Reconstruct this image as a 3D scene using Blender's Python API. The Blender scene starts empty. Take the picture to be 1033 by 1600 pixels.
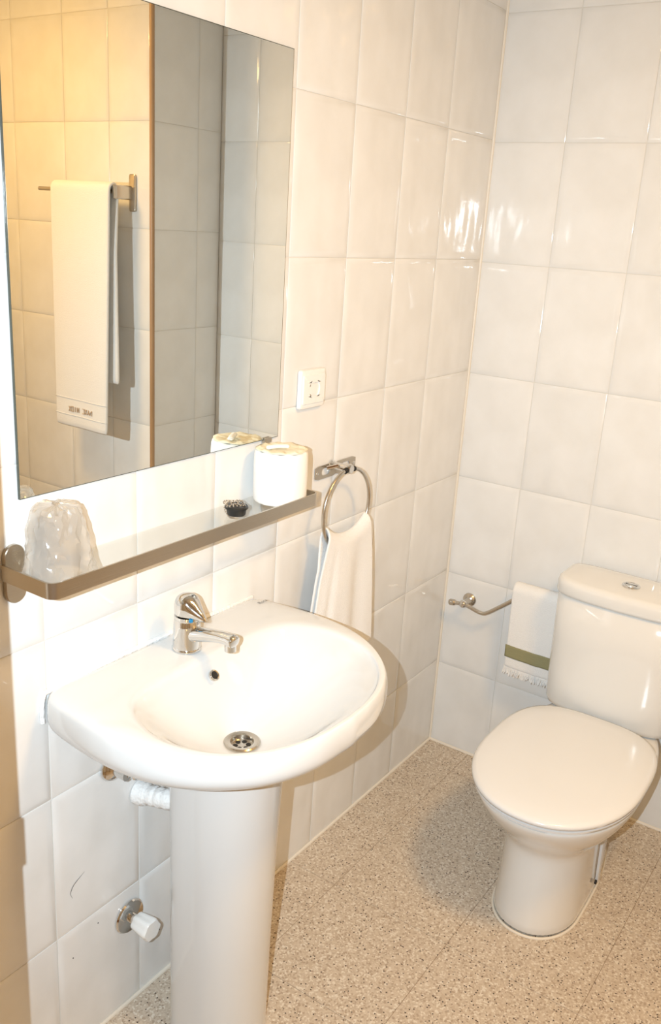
import bpy, bmesh, math, random
from mathutils import Matrix, Vector
random.seed(7)
sc = bpy.context.scene
COL = sc.collection
PI = math.pi

# ------------------------------------------------------------------ camera
CAM = Vector((2.30267, 1.09157, 1.54346))
R_ = Vector((-0.56725761, 0.82135398, 0.05997032))
U_ = Vector((-0.21817998, -0.22010227, 0.95076416))
F_ = Vector((-0.79411353, -0.52624388, -0.30405769))
cd = bpy.data.cameras.new('camera')
cd.sensor_fit = 'VERTICAL'
cd.sensor_height = 36.0
cd.lens = 36.0 * 1399.745 / 1600.0
cd.clip_start = 0.02
cam = bpy.data.objects.new('camera', cd)
COL.objects.link(cam)
m = Matrix.Identity(4)
for i in range(3):
    m[i][0] = R_[i]; m[i][1] = U_[i]; m[i][2] = -F_[i]; m[i][3] = CAM[i]
cam.matrix_world = m
sc.camera = cam

# ------------------------------------------------------------------ world, flash, exposure
w = bpy.data.worlds.new('world'); sc.world = w
w.use_nodes = True
w.node_tree.nodes['Background'].inputs[0].default_value = (1.0, 0.80, 0.58, 1)
w.node_tree.nodes['Background'].inputs[1].default_value = 0.06

# the camera's own flash, about 9 cm to the left of the lens (camera held upright)
FLASH_POWER = 142.0
fd = bpy.data.lights.new('camera_flash', 'SPOT')
fd.energy = FLASH_POWER
fd.color = (0.785, 0.91, 1.0)
fd.shadow_soft_size = 0.003
fd.spot_size = math.radians(108)
fd.spot_blend = 1.0
fl = bpy.data.objects.new('camera_flash', fd); COL.objects.link(fl)
fl.location = CAM - 0.09 * R_ + 0.010 * U_
fl.rotation_euler = F_.to_track_quat('-Z', 'Y').to_euler()

# warm disc of the flush ceiling lamp, facing down
LAMP_POS = Vector((1.12, 1.33, 2.355))
ld = bpy.data.lights.new('bulb_light', 'AREA')
ld.shape = 'DISK'; ld.size = 0.32
ld.energy = 21.3
ld.color = (1.0, 0.59, 0.20)
lo = bpy.data.objects.new('bulb_light', ld); COL.objects.link(lo)
lo.location = LAMP_POS

vs = sc.view_settings
vs.view_transform = 'Standard'
vs.look = 'None'
vs.gamma = 1.0
vs.use_curve_mapping = False
vs.exposure = -0.05

# ------------------------------------------------------------------ helpers
def mat(name, base, rough=0.4, metal=0.0, coat=0.0, spec=0.5):
    mt = bpy.data.materials.new(name); mt.use_nodes = True
    b = mt.node_tree.nodes['Principled BSDF']
    b.inputs['Base Color'].default_value = (*base, 1)
    b.inputs['Roughness'].default_value = rough
    b.inputs['Metallic'].default_value = metal
    b.inputs['Coat Weight'].default_value = coat
    b.inputs['Coat Roughness'].default_value = 0.05
    b.inputs['Specular IOR Level'].default_value = spec
    return mt

def N(mt, t, **kw):
    n = mt.node_tree.nodes.new(t)
    for k, v in kw.items(): setattr(n, k, v)
    return n

def L(mt, a, b): mt.node_tree.links.new(a, b)

def noise_bump(mt, scale, dist, strength=1.0, detail=2.0, coord='Object', stretch=None):
    b = mt.node_tree.nodes['Principled BSDF']
    tc = N(mt, 'ShaderNodeTexCoord'); nz = N(mt, 'ShaderNodeTexNoise'); bp = N(mt, 'ShaderNodeBump')
    nz.inputs['Scale'].default_value = scale; nz.inputs['Detail'].default_value = detail
    bp.inputs['Distance'].default_value = dist; bp.inputs['Strength'].default_value = strength
    if stretch:
        mp = N(mt, 'ShaderNodeMapping'); mp.inputs['Scale'].default_value = stretch
        L(mt, tc.outputs[coord], mp.inputs['Vector']); L(mt, mp.outputs[0], nz.inputs['Vector'])
    else:
        L(mt, tc.outputs[coord], nz.inputs['Vector'])
    L(mt, nz.outputs['Fac'], bp.inputs['Height']); L(mt, bp.outputs['Normal'], b.inputs['Normal'])
    return nz

def noise_color(mt, scale, c0, c1, lo=0.35, hi=0.65, detail=4, stretch=None, coord='Object'):
    b = mt.node_tree.nodes['Principled BSDF']
    tc = N(mt, 'ShaderNodeTexCoord'); nz = N(mt, 'ShaderNodeTexNoise'); cr = N(mt, 'ShaderNodeValToRGB')
    nz.inputs['Scale'].default_value = scale; nz.inputs['Detail'].default_value = detail
    cr.color_ramp.elements[0].position = lo; cr.color_ramp.elements[0].color = (*c0, 1)
    cr.color_ramp.elements[1].position = hi; cr.color_ramp.elements[1].color = (*c1, 1)
    if stretch:
        mp = N(mt, 'ShaderNodeMapping'); mp.inputs['Scale'].default_value = stretch
        L(mt, tc.outputs[coord], mp.inputs['Vector']); L(mt, mp.outputs[0], nz.inputs['Vector'])
    else:
        L(mt, tc.outputs[coord], nz.inputs['Vector'])
    L(mt, nz.outputs['Fac'], cr.inputs['Fac']); L(mt, cr.outputs['Color'], b.inputs['Base Color'])
    return cr

class MB:
    def __init__(s): s.v = []; s.f = []
    def add(s, vs, fs, M=None):
        o = len(s.v)
        s.v += [tuple(M @ Vector(p)) if M else tuple(p) for p in vs]
        s.f += [tuple(o + i for i in f) for f in fs]
        return s
    def box(s, x0, x1, y0, y1, z0, z1, M=None):
        v = [(x, y, z) for x in (x0, x1) for y in (y0, y1) for z in (z0, z1)]
        return s.add(v, [(0,1,3,2),(4,6,7,5),(0,4,5,1),(2,3,7,6),(0,2,6,4),(1,5,7,3)], M)
    def loft(s, rings, cap0=True, cap1=True, closed=True, M=None):
        n = len(rings[0]); v = [p for r in rings for p in r]; f = []
        for k in range(len(rings) - 1):
            for i in range(n if closed else n - 1):
                j = (i + 1) % n
                f.append((k*n+i, k*n+j, (k+1)*n+j, (k+1)*n+i))
        if cap0: f.append(tuple(reversed(range(n))))
        if cap1: f.append(tuple((len(rings)-1)*n + i for i in range(n)))
        return s.add(v, f, M)
    def lathe(s, prof, n=32, M=None, cap0=True, cap1=True):
        return s.loft([[(r*math.cos(2*PI*i/n), r*math.sin(2*PI*i/n), z) for i in range(n)] for r, z in prof], cap0, cap1, True, M)
    def tube(s, path, r, n=12, closed=False, M=None, flat=1.0):
        P = [Vector(p) for p in path]; rings = []; m_ = len(P)
        up = None
        for i in range(m_):
            if closed: t = (P[(i+1) % m_] - P[i-1]).normalized()
            else: t = (P[min(i+1, m_-1)] - P[max(i-1, 0)]).normalized()
            if up is None:
                up = Vector((0,0,1)) if abs(t.z) < .9 else Vector((1,0,0))
            a = t.cross(up).normalized(); up = a.cross(t).normalized()
            rr = r[i] if isinstance(r, (list, tuple)) else r
            rings.append([P[i] + rr*(math.cos(2*PI*k/n)*a + flat*math.sin(2*PI*k/n)*up) for k in range(n)])
        if closed: rings.append(rings[0])
        return s.loft(rings, not closed, not closed, True, M)
    def rbox(s, w, h, rad, prof, n=6, M=None, cap0=True, cap1=True):
        """rounded rectangle w x h swept through prof = [(inset, z)]"""
        rings = []
        for ins, z in prof:
            a, b = w/2 - ins, h/2 - ins; r = max(min(rad - ins*0.5, a, b), 1e-4); ring = []
            for q, (sx, sy) in enumerate(((1,1),(-1,1),(-1,-1),(1,-1))):
                for k in range(n + 1):
                    t = q*PI/2 + k/n*PI/2
                    ring.append((sx*(a-r) + r*math.cos(t), sy*(b-r) + r*math.sin(t), z))
            rings.append(ring)
        return s.loft(rings, cap0, cap1, True, M)
    def sphere(s, c, r, n=12, m_=8):
        c = Vector(c)
        prof = [(max(r*math.sin(PI*k/m_), 1e-5), -r*math.cos(PI*k/m_)) for k in range(m_+1)]
        return s.lathe(prof, n, Matrix.Translation(c))

def frame(o, X, Y):
    X = Vector(X).normalized(); Y = Vector(Y).normalized(); Z = X.cross(Y)
    M = Matrix.Identity(4)
    for i in range(3): M[i][0] = X[i]; M[i][1] = Y[i]; M[i][2] = Z[i]; M[i][3] = o[i]
    return M
def onA(x, z, y=0.0): return frame((x, y, z), (-1,0,0), (0,0,1))      # mirror wall, local z = out of the wall
def onB(y, z, x=0.0): return frame((x, y, z), (0,1,0), (0,0,1))       # toilet wall

def origin(o):
    v = Vector((0,0,0))
    while o is not None: v += o.location; o = o.parent
    return v

def obj(name, mb, material, parent=None, smooth=True, sharp=35, sub=0, solid=0, loc=None, offset=0.0):
    o0 = origin(parent) + (Vector(loc) if loc else Vector((0,0,0)))
    me = bpy.data.meshes.new(name)
    me.from_pydata([tuple(Vector(p) - o0) for p in mb.v], [], mb.f); me.validate(); me.update()
    bm = bmesh.new(); bm.from_mesh(me); bmesh.ops.recalc_face_normals(bm, faces=bm.faces); bm.to_mesh(me); bm.free()
    if smooth:
        me.polygons.foreach_set('use_smooth', [True]*len(me.polygons))
        if sharp: me.set_sharp_from_angle(angle=math.radians(sharp))
    me.materials.append(material)
    o = bpy.data.objects.new(name, me); COL.objects.link(o)
    o.parent = parent
    if loc: o.location = loc
    if solid:
        md = o.modifiers.new('thickness', 'SOLIDIFY'); md.thickness = solid; md.offset = offset
    if sub:
        md = o.modifiers.new('smooth', 'SUBSURF'); md.levels = sub; md.render_levels = sub
    return o

def tag(o, label, cat, group=None):
    o['label'] = label; o['category'] = cat
    if group: o['group'] = group
    return o
def thing(name, loc, label, cat, group=None):
    o = bpy.data.objects.new(name, None); COL.objects.link(o); o.location = loc
    o.empty_display_size = 0.05
    return tag(o, label, cat, group)
def struct(name, mb, material, **kw):
    o = obj(name, mb, material, **kw); o['kind'] = 'structure'; return o
def stuff(o): o['kind'] = 'stuff'; return o

def spline(pts, n):
    """Catmull-Rom through pts"""
    P = [Vector(p) for p in pts]; P = [2*P[0]-P[1]] + P + [2*P[-1]-P[-2]]; out = []
    for i in range(1, len(P)-2):
        for k in range(n):
            t = k/n; a, b, c, d = P[i-1], P[i], P[i+1], P[i+2]
            out.append(0.5*((2*b) + (c-a)*t + (2*a-5*b+4*c-d)*t*t + (3*b-a-3*c+d)*t**3))
    out.append(P[-2]); return out

# ------------------------------------------------------------------ materials
def tile_material(name, c0, c1):
    mt = mat(name, c0, 0.085, spec=0.55)
    cr = noise_color(mt, 9, c0, c1, 0.3, 0.7, 5, coord='Object')
    b = mt.node_tree.nodes['Principled BSDF']
    # each tile slightly different
    oi = N(mt, 'ShaderNodeObjectInfo'); hsv = N(mt, 'ShaderNodeHueSaturation'); mr = N(mt, 'ShaderNodeMapRange')
    mr.inputs['To Min'].default_value = 0.97; mr.inputs['To Max'].default_value = 1.03
    L(mt, oi.outputs['Random'], mr.inputs['Value']); L(mt, mr.outputs[0], hsv.inputs['Value'])
    L(mt, cr.outputs['Color'], hsv.inputs['Color']); L(mt, hsv.outputs[0], b.inputs['Base Color'])
    # wavy glaze
    tc = N(mt, 'ShaderNodeTexCoord'); av = N(mt, 'ShaderNodeVectorMath'); av.operation = 'ADD'
    sc_ = N(mt, 'ShaderNodeVectorMath'); sc_.operation = 'SCALE'; sc_.inputs['Scale'].default_value = 5.0
    cmb = N(mt, 'ShaderNodeCombineXYZ')
    L(mt, oi.outputs['Random'], cmb.inputs[0]); L(mt, oi.outputs['Random'], cmb.inputs[1]); L(mt, cmb.outputs[0], sc_.inputs[0])
    L(mt, tc.outputs['Object'], av.inputs[0]); L(mt, sc_.outputs[0], av.inputs[1])
    n1 = N(mt, 'ShaderNodeTexNoise'); n1.inputs['Scale'].default_value = 1.0; n1.inputs['Detail'].default_value = 1.0
    mp = N(mt, 'ShaderNodeMapping'); mp.inputs['Scale'].default_value = (11, 4.5, 1); L(mt, av.outputs[0], mp.inputs['Vector'])
    n2 = N(mt, 'ShaderNodeTexNoise'); n2.inputs['Scale'].default_value = 60; n2.inputs['Detail'].default_value = 2
    b1 = N(mt, 'ShaderNodeBump'); b1.inputs['Distance'].default_value = 0.0054; b1.inputs['Strength'].default_value = 1.0
    b2 = N(mt, 'ShaderNodeBump'); b2.inputs['Distance'].default_value = 0.00010; b2.inputs['Strength'].default_value = 1.0
    L(mt, mp.outputs[0], n1.inputs['Vector']); L(mt, av.outputs[0], n2.inputs['Vector'])
    L(mt, n1.outputs['Fac'], b1.inputs['Height']); L(mt, n2.outputs['Fac'], b2.inputs['Height'])
    L(mt, b1.outputs[0], b2.inputs['Normal']); L(mt, b2.outputs[0], b.inputs['Normal'])
    return mt
M_TILE = tile_material('glazed_tile', (0.76, 0.755, 0.735), (0.82, 0.82, 0.81))
M_GROUT = mat('grout', (0.72, 0.69, 0.63), 0.85); noise_bump(M_GROUT, 300, 0.0005)
M_PLASTER = mat('plaster', (0.80, 0.76, 0.69), 0.8); noise_bump(M_PLASTER, 60, 0.0008)
M_CERAMIC = mat('white_ceramic', (0.70, 0.71, 0.71), 0.07, coat=0.5); noise_bump(M_CERAMIC, 5, 0.0006)
M_CERAMIC2 = mat('cream_ceramic', (0.78, 0.775, 0.75), 0.07, coat=0.5); noise_bump(M_CERAMIC2, 5, 0.0006)
M_SEAT = mat('cream_seat_plastic', (0.77, 0.78, 0.785), 0.16, coat=0.2); noise_bump(M_SEAT, 6, 0.0004)
M_CHROME = mat('chrome', (0.72, 0.715, 0.70), 0.07, 1.0); noise_bump(M_CHROME, 40, 0.0002)
M_STEEL = mat('brushed_steel', (0.52, 0.465, 0.39), 0.30, 1.0); noise_bump(M_STEEL, 30, 0.0003, stretch=(1, 1, 18))
M_NICKEL = mat('satin_nickel', (0.60, 0.56, 0.50), 0.24, 1.0); noise_bump(M_NICKEL, 120, 0.0001)
M_PLASTIC = mat('white_plastic', (0.85, 0.85, 0.83), 0.25); noise_bump(M_PLASTIC, 80, 0.0001)
M_BLACK = mat('black_rubber', (0.018, 0.018, 0.017), 0.35); noise_bump(M_BLACK, 150, 0.0003)
M_DARK = mat('dark_hole', (0.012, 0.010, 0.008), 0.7); noise_bump(M_DARK, 150, 0.0002)
M_PAPER = mat('tissue_paper', (0.87, 0.865, 0.84), 0.9, spec=0.1); noise_bump(M_PAPER, 160, 0.0006)
M_WRAP = mat('cream_wrapper_paper', (0.82, 0.77, 0.60), 0.55); noise_bump(M_WRAP, 60, 0.001)
M_BLUE = mat('blue_mark', (0.01, 0.20, 0.42), 0.3); noise_bump(M_BLUE, 100, 0.0001)
M_RED = mat('red_mark', (0.45, 0.04, 0.03), 0.3); noise_bump(M_RED, 100, 0.0001)
M_CAULK = mat('silicone_caulk', (0.80, 0.74, 0.64), 0.45); noise_bump(M_CAULK, 90, 0.0008)
M_TRIM = mat('brown_corner_trim', (0.42, 0.26, 0.13), 0.35); noise_color(M_TRIM, 12, (0.36, 0.21, 0.10), (0.50, 0.32, 0.17), stretch=(1, 1, .1))
M_WOOD = mat('varnished_wood', (0.30, 0.16, 0.07), 0.35); noise_color(M_WOOD, 14, (0.22, 0.11, 0.05), (0.38, 0.21, 0.10), stretch=(1, 1, .08))
M_TOWEL = mat('white_terry', (0.86, 0.855, 0.84), 0.95, spec=0.05); noise_bump(M_TOWEL, 420, 0.0016, detail=3)
M_TOWEL.node_tree.nodes['Principled BSDF'].inputs['Sheen Weight'].default_value = 0.25
M_OLIVE = mat('olive_band', (0.30, 0.28, 0.155), 0.85, spec=0.1); noise_bump(M_OLIVE, 500, 0.0008, stretch=(1, .15, 1))
M_STITCH = mat('tan_embroidery', (0.56, 0.42, 0.29), 0.8); noise_bump(M_STITCH, 500, 0.0005)
M_INK = mat('grey_print', (0.18, 0.17, 0.15), 0.5); noise_bump(M_INK, 500, 0.0001)
M_SCUFF = mat('dark_scuff', (0.08, 0.075, 0.07), 0.7); noise_bump(M_SCUFF, 300, 0.0002)
M_PIPE = mat('white_tape', (0.86, 0.86, 0.85), 0.55); noise_bump(M_PIPE, 120, 0.003)

# mirror
M_MIRROR = mat('silvered_glass', (0.865, 0.885, 0.855), 0.0, 1.0)
tc = N(M_MIRROR, 'ShaderNodeTexCoord'); nz = N(M_MIRROR, 'ShaderNodeTexNoise'); nz.inputs['Scale'].default_value = 3
mr = N(M_MIRROR, 'ShaderNodeMapRange'); mr.inputs['To Min'].default_value = 0.004; mr.inputs['To Max'].default_value = 0.012
L(M_MIRROR, tc.outputs['Object'], nz.inputs['Vector']); L(M_MIRROR, nz.outputs['Fac'], mr.inputs['Value'])
L(M_MIRROR, mr.outputs[0], M_MIRROR.node_tree.nodes['Principled BSDF'].inputs['Roughness'])
M_EDGE = mat('glass_edge', (0.06, 0.075, 0.065), 0.15); noise_bump(M_EDGE, 60, 0.0002)

def clear(name, tint, gloss_rough, bump=None, milky=0.0, fres=0.03):
    mt = bpy.data.materials.new(name); mt.use_nodes = True; nt = mt.node_tree
    nt.nodes.remove(nt.nodes['Principled BSDF']); out = nt.nodes['Material Output']
    tr = N(mt, 'ShaderNodeBsdfTransparent'); tr.inputs[0].default_value = (*tint, 1)
    gl = N(mt, 'ShaderNodeBsdfGlossy'); gl.inputs['Roughness'].default_value = gloss_rough
    fr = N(mt, 'ShaderNodeLayerWeight'); fr.inputs['Blend'].default_value = 0.5
    pw = N(mt, 'ShaderNodeMath'); pw.operation = 'POWER'; pw.inputs[1].default_value = 4.0
    ma = N(mt, 'ShaderNodeMath'); ma.operation = 'MULTIPLY_ADD'; ma.inputs[1].default_value = 0.5; ma.inputs[2].default_value = fres
    L(mt, fr.outputs['Facing'], pw.inputs[0]); L(mt, pw.outputs[0], ma.inputs[0])
    mx = N(mt, 'ShaderNodeMixShader'); L(mt, ma.outputs[0], mx.inputs[0]); L(mt, gl.outputs[0], mx.inputs[2])
    last = tr.outputs[0]
    if milky:
        df = N(mt, 'ShaderNodeBsdfDiffuse'); df.inputs[0].default_value = (0.9, 0.89, 0.87, 1)
        tl = N(mt, 'ShaderNodeBsdfTranslucent'); tl.inputs[0].default_value = (0.9, 0.89, 0.87, 1)
        m1 = N(mt, 'ShaderNodeMixShader'); L(mt, df.outputs[0], m1.inputs[1]); L(mt, tl.outputs[0], m1.inputs[2])
        m2 = N(mt, 'ShaderNodeMixShader'); m2.inputs[0].default_value = milky
        L(mt, tr.outputs[0], m2.inputs[1]); L(mt, m1.outputs[0], m2.inputs[2]); last = m2.outputs[0]
    L(mt, last, mx.inputs[1])
    tc = N(mt, 'ShaderNodeTexCoord'); nz = N(mt, 'ShaderNodeTexNoise'); bp = N(mt, 'ShaderNodeBump')
    sc_, di = bump or (20, 0.0001)
    nz.inputs['Scale'].default_value = sc_; bp.inputs['Distance'].default_value = di
    L(mt, tc.outputs['Object'], nz.inputs['Vector']); L(mt, nz.outputs['Fac'], bp.inputs['Height'])
    L(mt, bp.outputs[0], gl.inputs['Normal']); L(mt, bp.outputs[0], fr.inputs['Normal'])
    L(mt, mx.outputs[0], out.inputs['Surface'])
    return mt
M_GLASS = clear('shelf_glass', (0.97, 0.98, 0.975), 0.02, fres=0.02)
M_TUMBLER = clear('tumbler_glass', (0.985, 0.985, 0.975), 0.03, fres=0.05)
M_FILM = clear('plastic_film', (0.99, 0.985, 0.97), 0.12, bump=(60, 0.0015), milky=0.38, fres=0.10)

# speckled vinyl floor
M_FLOOR = mat('speckled_vinyl', (0.5, 0.4, 0.3), 0.42, spec=0.35)
def floor_nodes(mt):
    b = mt.node_tree.nodes['Principled BSDF']
    tc = N(mt, 'ShaderNodeTexCoord'); geo = N(mt, 'ShaderNodeNewGeometry')
    def mix(fac, a, bcol):
        mx = N(mt, 'ShaderNodeMix'); mx.data_type = 'RGBA'
        if isinstance(fac, float): mx.inputs[0].default_value = fac
        else: L(mt, fac, mx.inputs[0])
        if isinstance(a, tuple): mx.inputs[6].default_value = (*a, 1)
        else: L(mt, a, mx.inputs[6])
        mx.inputs[7].default_value = (*bcol, 1)
        return mx.outputs[2]
    def ramp(src, lo, hi, inv=False):
        mr = N(mt, 'ShaderNodeMapRange'); mr.inputs['From Min'].default_value = lo; mr.inputs['From Max'].default_value = hi
        if inv: mr.inputs['To Min'].default_value = 1; mr.inputs['To Max'].default_value = 0
        L(mt, src, mr.inputs['Value']); return mr.outputs[0]
    P = geo.outputs['Position']
    v1 = N(mt, 'ShaderNodeTexVoronoi'); v1.inputs['Scale'].default_value = 260; L(mt, P, v1.inputs['Vector'])
    sx = N(mt, 'ShaderNodeSeparateColor'); L(mt, v1.outputs['Color'], sx.inputs[0])
    c = mix(ramp(sx.outputs[0], 0.45, 0.60), (0.61, 0.52, 0.415), (0.545, 0.45, 0.35))
    c = mix(ramp(sx.outputs[1], 0.76, 0.84), c, (0.73, 0.66, 0.56))
    c = mix(ramp(sx.outputs[2], 0.85, 0.9), c, (0.44, 0.35, 0.265))
    v2 = N(mt, 'ShaderNodeTexVoronoi'); v2.inputs['Scale'].default_value = 150; v2.inputs['Randomness'].default_value = 1; L(mt, P, v2.inputs['Vector'])
    s2 = N(mt, 'ShaderNodeSeparateColor'); L(mt, v2.outputs['Color'], s2.inputs[0])
    near = ramp(v2.outputs['Distance'], 0.22, 0.30, True)
    pick = ramp(s2.outputs[0], 0.70, 0.72)
    ml = N(mt, 'ShaderNodeMath'); ml.operation = 'MULTIPLY'; L(mt, near, ml.inputs[0]); L(mt, pick, ml.inputs[1])
    c = mix(ml.outputs[0], c, (0.06, 0.042, 0.032))
    L(mt, c, b.inputs['Base Color'])
    n = N(mt, 'ShaderNodeTexNoise'); n.inputs['Scale'].default_value = 220; L(mt, P, n.inputs['Vector'])
    bp = N(mt, 'ShaderNodeBump'); bp.inputs['Distance'].default_value = 0.0003; L(mt, n.outputs['Fac'], bp.inputs['Height'])
    L(mt, bp.outputs[0], b.inputs['Normal'])
floor_nodes(M_FLOOR)
M_SEAM = mat('dark_seam', (0.34, 0.25, 0.17), 0.8); noise_bump(M_SEAM, 200, 0.0003)

# ------------------------------------------------------------------ room shell
CEIL = 2.385
W = 0.95            # depth of the toilet recess
XA = 0.30           # plane of the wall with the towel rail
XE = 1.90           # plane of the door frame the camera looks in through
XF = 3.28           # end wall behind the camera
YE = 1.90
_tc = {}
def tile_mesh(w_, h_):
    k = (round(w_, 3), round(h_, 3))
    if k in _tc: return _tc[k]
    mb = MB()
    rings = []
    for ins, z in ((0.0007, -0.0035), (0.0007, -0.0008), (0.0022, 0.0), (0.015, 0.0011), (0.021, 0.0013)):
        a, b_ = w_/2 - ins, h_/2 - ins
        rings.append([(a, b_, z), (-a, b_, z), (-a, -b_, z), (a, -b_, z)])
    mb.loft(rings, False, True)
    me = bpy.data.meshes.new('wall_tile'); me.from_pydata(mb.v, [], mb.f); me.update()
    me.polygons.foreach_set('use_smooth', [True]*len(me.polygons)); me.set_sharp_from_angle(angle=math.radians(28))
    me.materials.append(M_TILE); _tc[k] = me
    return me
def lay_tiles(wall, cols, rows, fr):
    for a in range(len(cols)-1):
        for r in range(len(rows)-1):
            w_, h_ = cols[a+1]-cols[a], rows[r+1]-rows[r]
            if w_ < 0.02 or h_ < 0.02: continue
            o = bpy.data.objects.new('wall_tile', tile_mesh(w_, h_)); COL.objects.link(o)
            o.parent = wall
            o.matrix_local = fr((cols[a]+cols[a+1])/2, (rows[r]+rows[r+1])/2)

rowsA = [0.0] + [0.2799 + 0.3*k for k in range(8)]
rowsB = [0.0] + [0.2744 + 0.3*k for k in range(8)]
colsA = [0.0] + [0.2502 + 0.2021*k for k in range(16)]
wallA = struct('wall_left', MB().box(-0.12, XF, -0.12, -0.0018, 0, CEIL), M_GROUT, smooth=False)
lay_tiles(wallA, colsA, rowsA, lambda u, z: onA(u, z))
wallB = struct('wall_back', MB().box(-0.12, -0.0018, 0.0, W+0.1, 0, CEIL), M_GROUT, smooth=False)
lay_tiles(wallB, [0.0, 0.1954, 0.3975, 0.5996, 0.8017, W], rowsB, lambda u, z: onB(u, z))
wallC = struct('wall_right', MB().box(0.0, XA-0.0018, W+0.0018, YE, 0, CEIL), M_GROUT, smooth=False)
rowsC = [0.0] + [0.300 + 0.3*k for k in range(7)] + [CEIL]
lay_tiles(wallC, [0.0, 0.104, XA-0.004], rowsC, lambda u, z: frame((u, W, z), (1,0,0), (0,0,1)))
lay_tiles(wallC, [W+0.004, 1.130, 1.330, 1.574, 1.774, YE], rowsC, lambda u, z: onB(u, z, XA))
# far side of the towel recess and the doorway wall the camera looks in through
struct('wall_far', MB().box(0.0, XF, YE, YE+0.1, 0, CEIL), M_PLASTER, smooth=False)
struct('wall_front', MB().box(XF, XF+0.1, -0.12, YE+0.1, 0, CEIL), M_PLASTER, smooth=False)
JY, JR = 0.4598, 1.45
jm = struct('trim_1', MB().box(XE, XE+0.09, JY-0.032, JY, 0, 2.05).box(XE, XE+0.09, JR, JR+0.032, 0, 2.05).box(XE, XE+0.09, JY, JR, 2.018, 2.05), M_WOOD, smooth=False)
obj('strike_plate', MB().box(XE-0.001, XE+0.02, JY-0.002, JY+0.0038, 0.969, 1.0185), M_STEEL, jm, smooth=False)
struct('ceiling', MB().box(-0.12, XF+0.1, -0.12, YE+0.1, CEIL, CEIL+0.08), M_PLASTER, smooth=False)
# outside corner bead
mb = MB()
mb.loft([[(XA + 0.0035 + 0.0075*math.cos(t)-0.004, W - 0.0035 + 0.0075*math.sin(t)+0.004, z) for t in [k*2*PI/16 for k in range(16)]] for z in (0.0, CEIL)])
struct('trim_2', mb, M_TRIM)
# floor, laid in vinyl tiles
floor = struct('floor', MB().box(-0.12, XF+0.1, -0.12, YE+0.1, -0.06, -0.0012), M_SEAM, smooth=False)
fx = [0.0, 0.125, 0.435, 0.745, 1.055, 1.365, 1.675, 1.985, 2.295, 2.605, 2.915, 3.225, XF]; fy = [0.0, 0.14, 0.45, 0.76, 1.07, 1.38, 1.69, YE]
ftm = {}
for i in range(len(fx)-1):
    for j in range(len(fy)-1):
        if fx[i] < XA - 0.2 and fy[j] >= W: continue
        a, b_ = fx[i+1]-fx[i], fy[j+1]-fy[j]; k = (round(a, 3), round(b_, 3))
        if k not in ftm:
            mb = MB(); g = 0.0006
            mb.loft([[(x*(a/2-q), y*(b_/2-q), z) for x, y in ((1,1),(-1,1),(-1,-1),(1,-1))] for q, z in ((g, -0.004), (g, -0.0003), (g+0.0004, 0.0))], False, True)
            me = bpy.data.meshes.new('floor_tile'); me.from_pydata(mb.v, [], mb.f); me.update(); me.materials.append(M_FLOOR); ftm[k] = me
        o = bpy.data.objects.new('floor_tile', ftm[k]); COL.objects.link(o); o.parent = floor
        o.location = ((fx[i]+fx[i+1])/2, (fy[j]+fy[j+1])/2, 0.0)
# silicone beads along the floor and in the corner
def bead(name, path, r): return struct(name, MB().tube(path, r, 8), M_CAULK)
bead('trim_3', [(0.0, 0.002, 0.0015), (XF, 0.002, 0.0015)], 0.0045)
bead('trim_4', [(0.002, 0.0, 0.0015), (0.002, W, 0.0015)], 0.0045)
bead('trim_5', [(0.001, 0.001, 0.0), (0.001, 0.001, CEIL)], 0.0045)
# marks on the low tiles: a crack and a few specks
pts = spline([(1.398, .0018, .390), (1.410, .0018, .384), (1.424, .0018, .376), (1.431, .0018, .363), (1.427, .0018, .350)], 6)
obj('crack_mark', MB().tube(pts, [0.0002 + 0.0004*math.sin(PI*i/(len(pts)-1))**2 for i in range(len(pts))], 6), M_SCUFF, wallA)
for x, z in ((1.369, .253), (1.430, .216), (1.206, .119)):
    obj('speck', MB().sphere((x, .0014, z), .0013, 8, 6), M_SCUFF, wallA)

# ------------------------------------------------------------------ ceiling lamp (above the frame)
lamp = thing('ceiling_lamp', (LAMP_POS.x, LAMP_POS.y, CEIL), 'round ceiling lamp with a warm bulb', 'lamp')
T = Matrix.Translation((LAMP_POS.x, LAMP_POS.y, CEIL))
obj('base_plate', MB().lathe([(0.168, -0.020), (0.175, -0.014), (0.175, 0.0)], 40, T), M_PLASTIC, lamp)
obj('rim', MB().lathe([(0.164, -0.0205), (0.164, -0.034), (0.169, -0.038), (0.177, -0.034), (0.179, -0.014), (0.175, -0.010)], 40, T, False, False), M_CHROME, lamp)

# ------------------------------------------------------------------ wall mirror
MX0, MX1, MZ0, MZ1 = 0.878, 1.503, 1.1275, 1.842
mir = thing('wall_mirror', ((MX0+MX1)/2, 0.003, MZ0), 'frameless rectangular wall mirror reflecting a towel on a rail', 'mirror')
mb = MB().box(MX0, MX1, 0.0028, 0.0068, MZ0, MZ1)
obj('glass_sheet', mb, M_EDGE, mir, smooth=False)
mb = MB().add([(MX0+.0012, .0071, MZ0+.0012), (MX1-.0012, .0071, MZ0+.0012), (MX1-.0012, .0071, MZ1-.0012), (MX0+.0012, .0071, MZ1-.0012),
               (MX0+.0012, .0066, MZ0+.0012), (MX1-.0012, .0066, MZ0+.0012), (MX1-.0012, .0066, MZ1-.0012), (MX0+.0012, .0066, MZ1-.0012)],
              [(0,1,2,3), (4,7,6,5), (0,4,5,1), (1,5,6,2), (2,6,7,3), (3,7,4,0)])
obj('silvered_face', mb, M_MIRROR, mir, smooth=False)
mb = MB().box(.905, .925, .0028, .012, MZ0-.006, MZ0-.0003).box(.905, .925, .0078, .012, MZ0-.0003, MZ0+.004)
obj('mirror_clip', mb, M_STEEL, mir, smooth=False)

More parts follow.
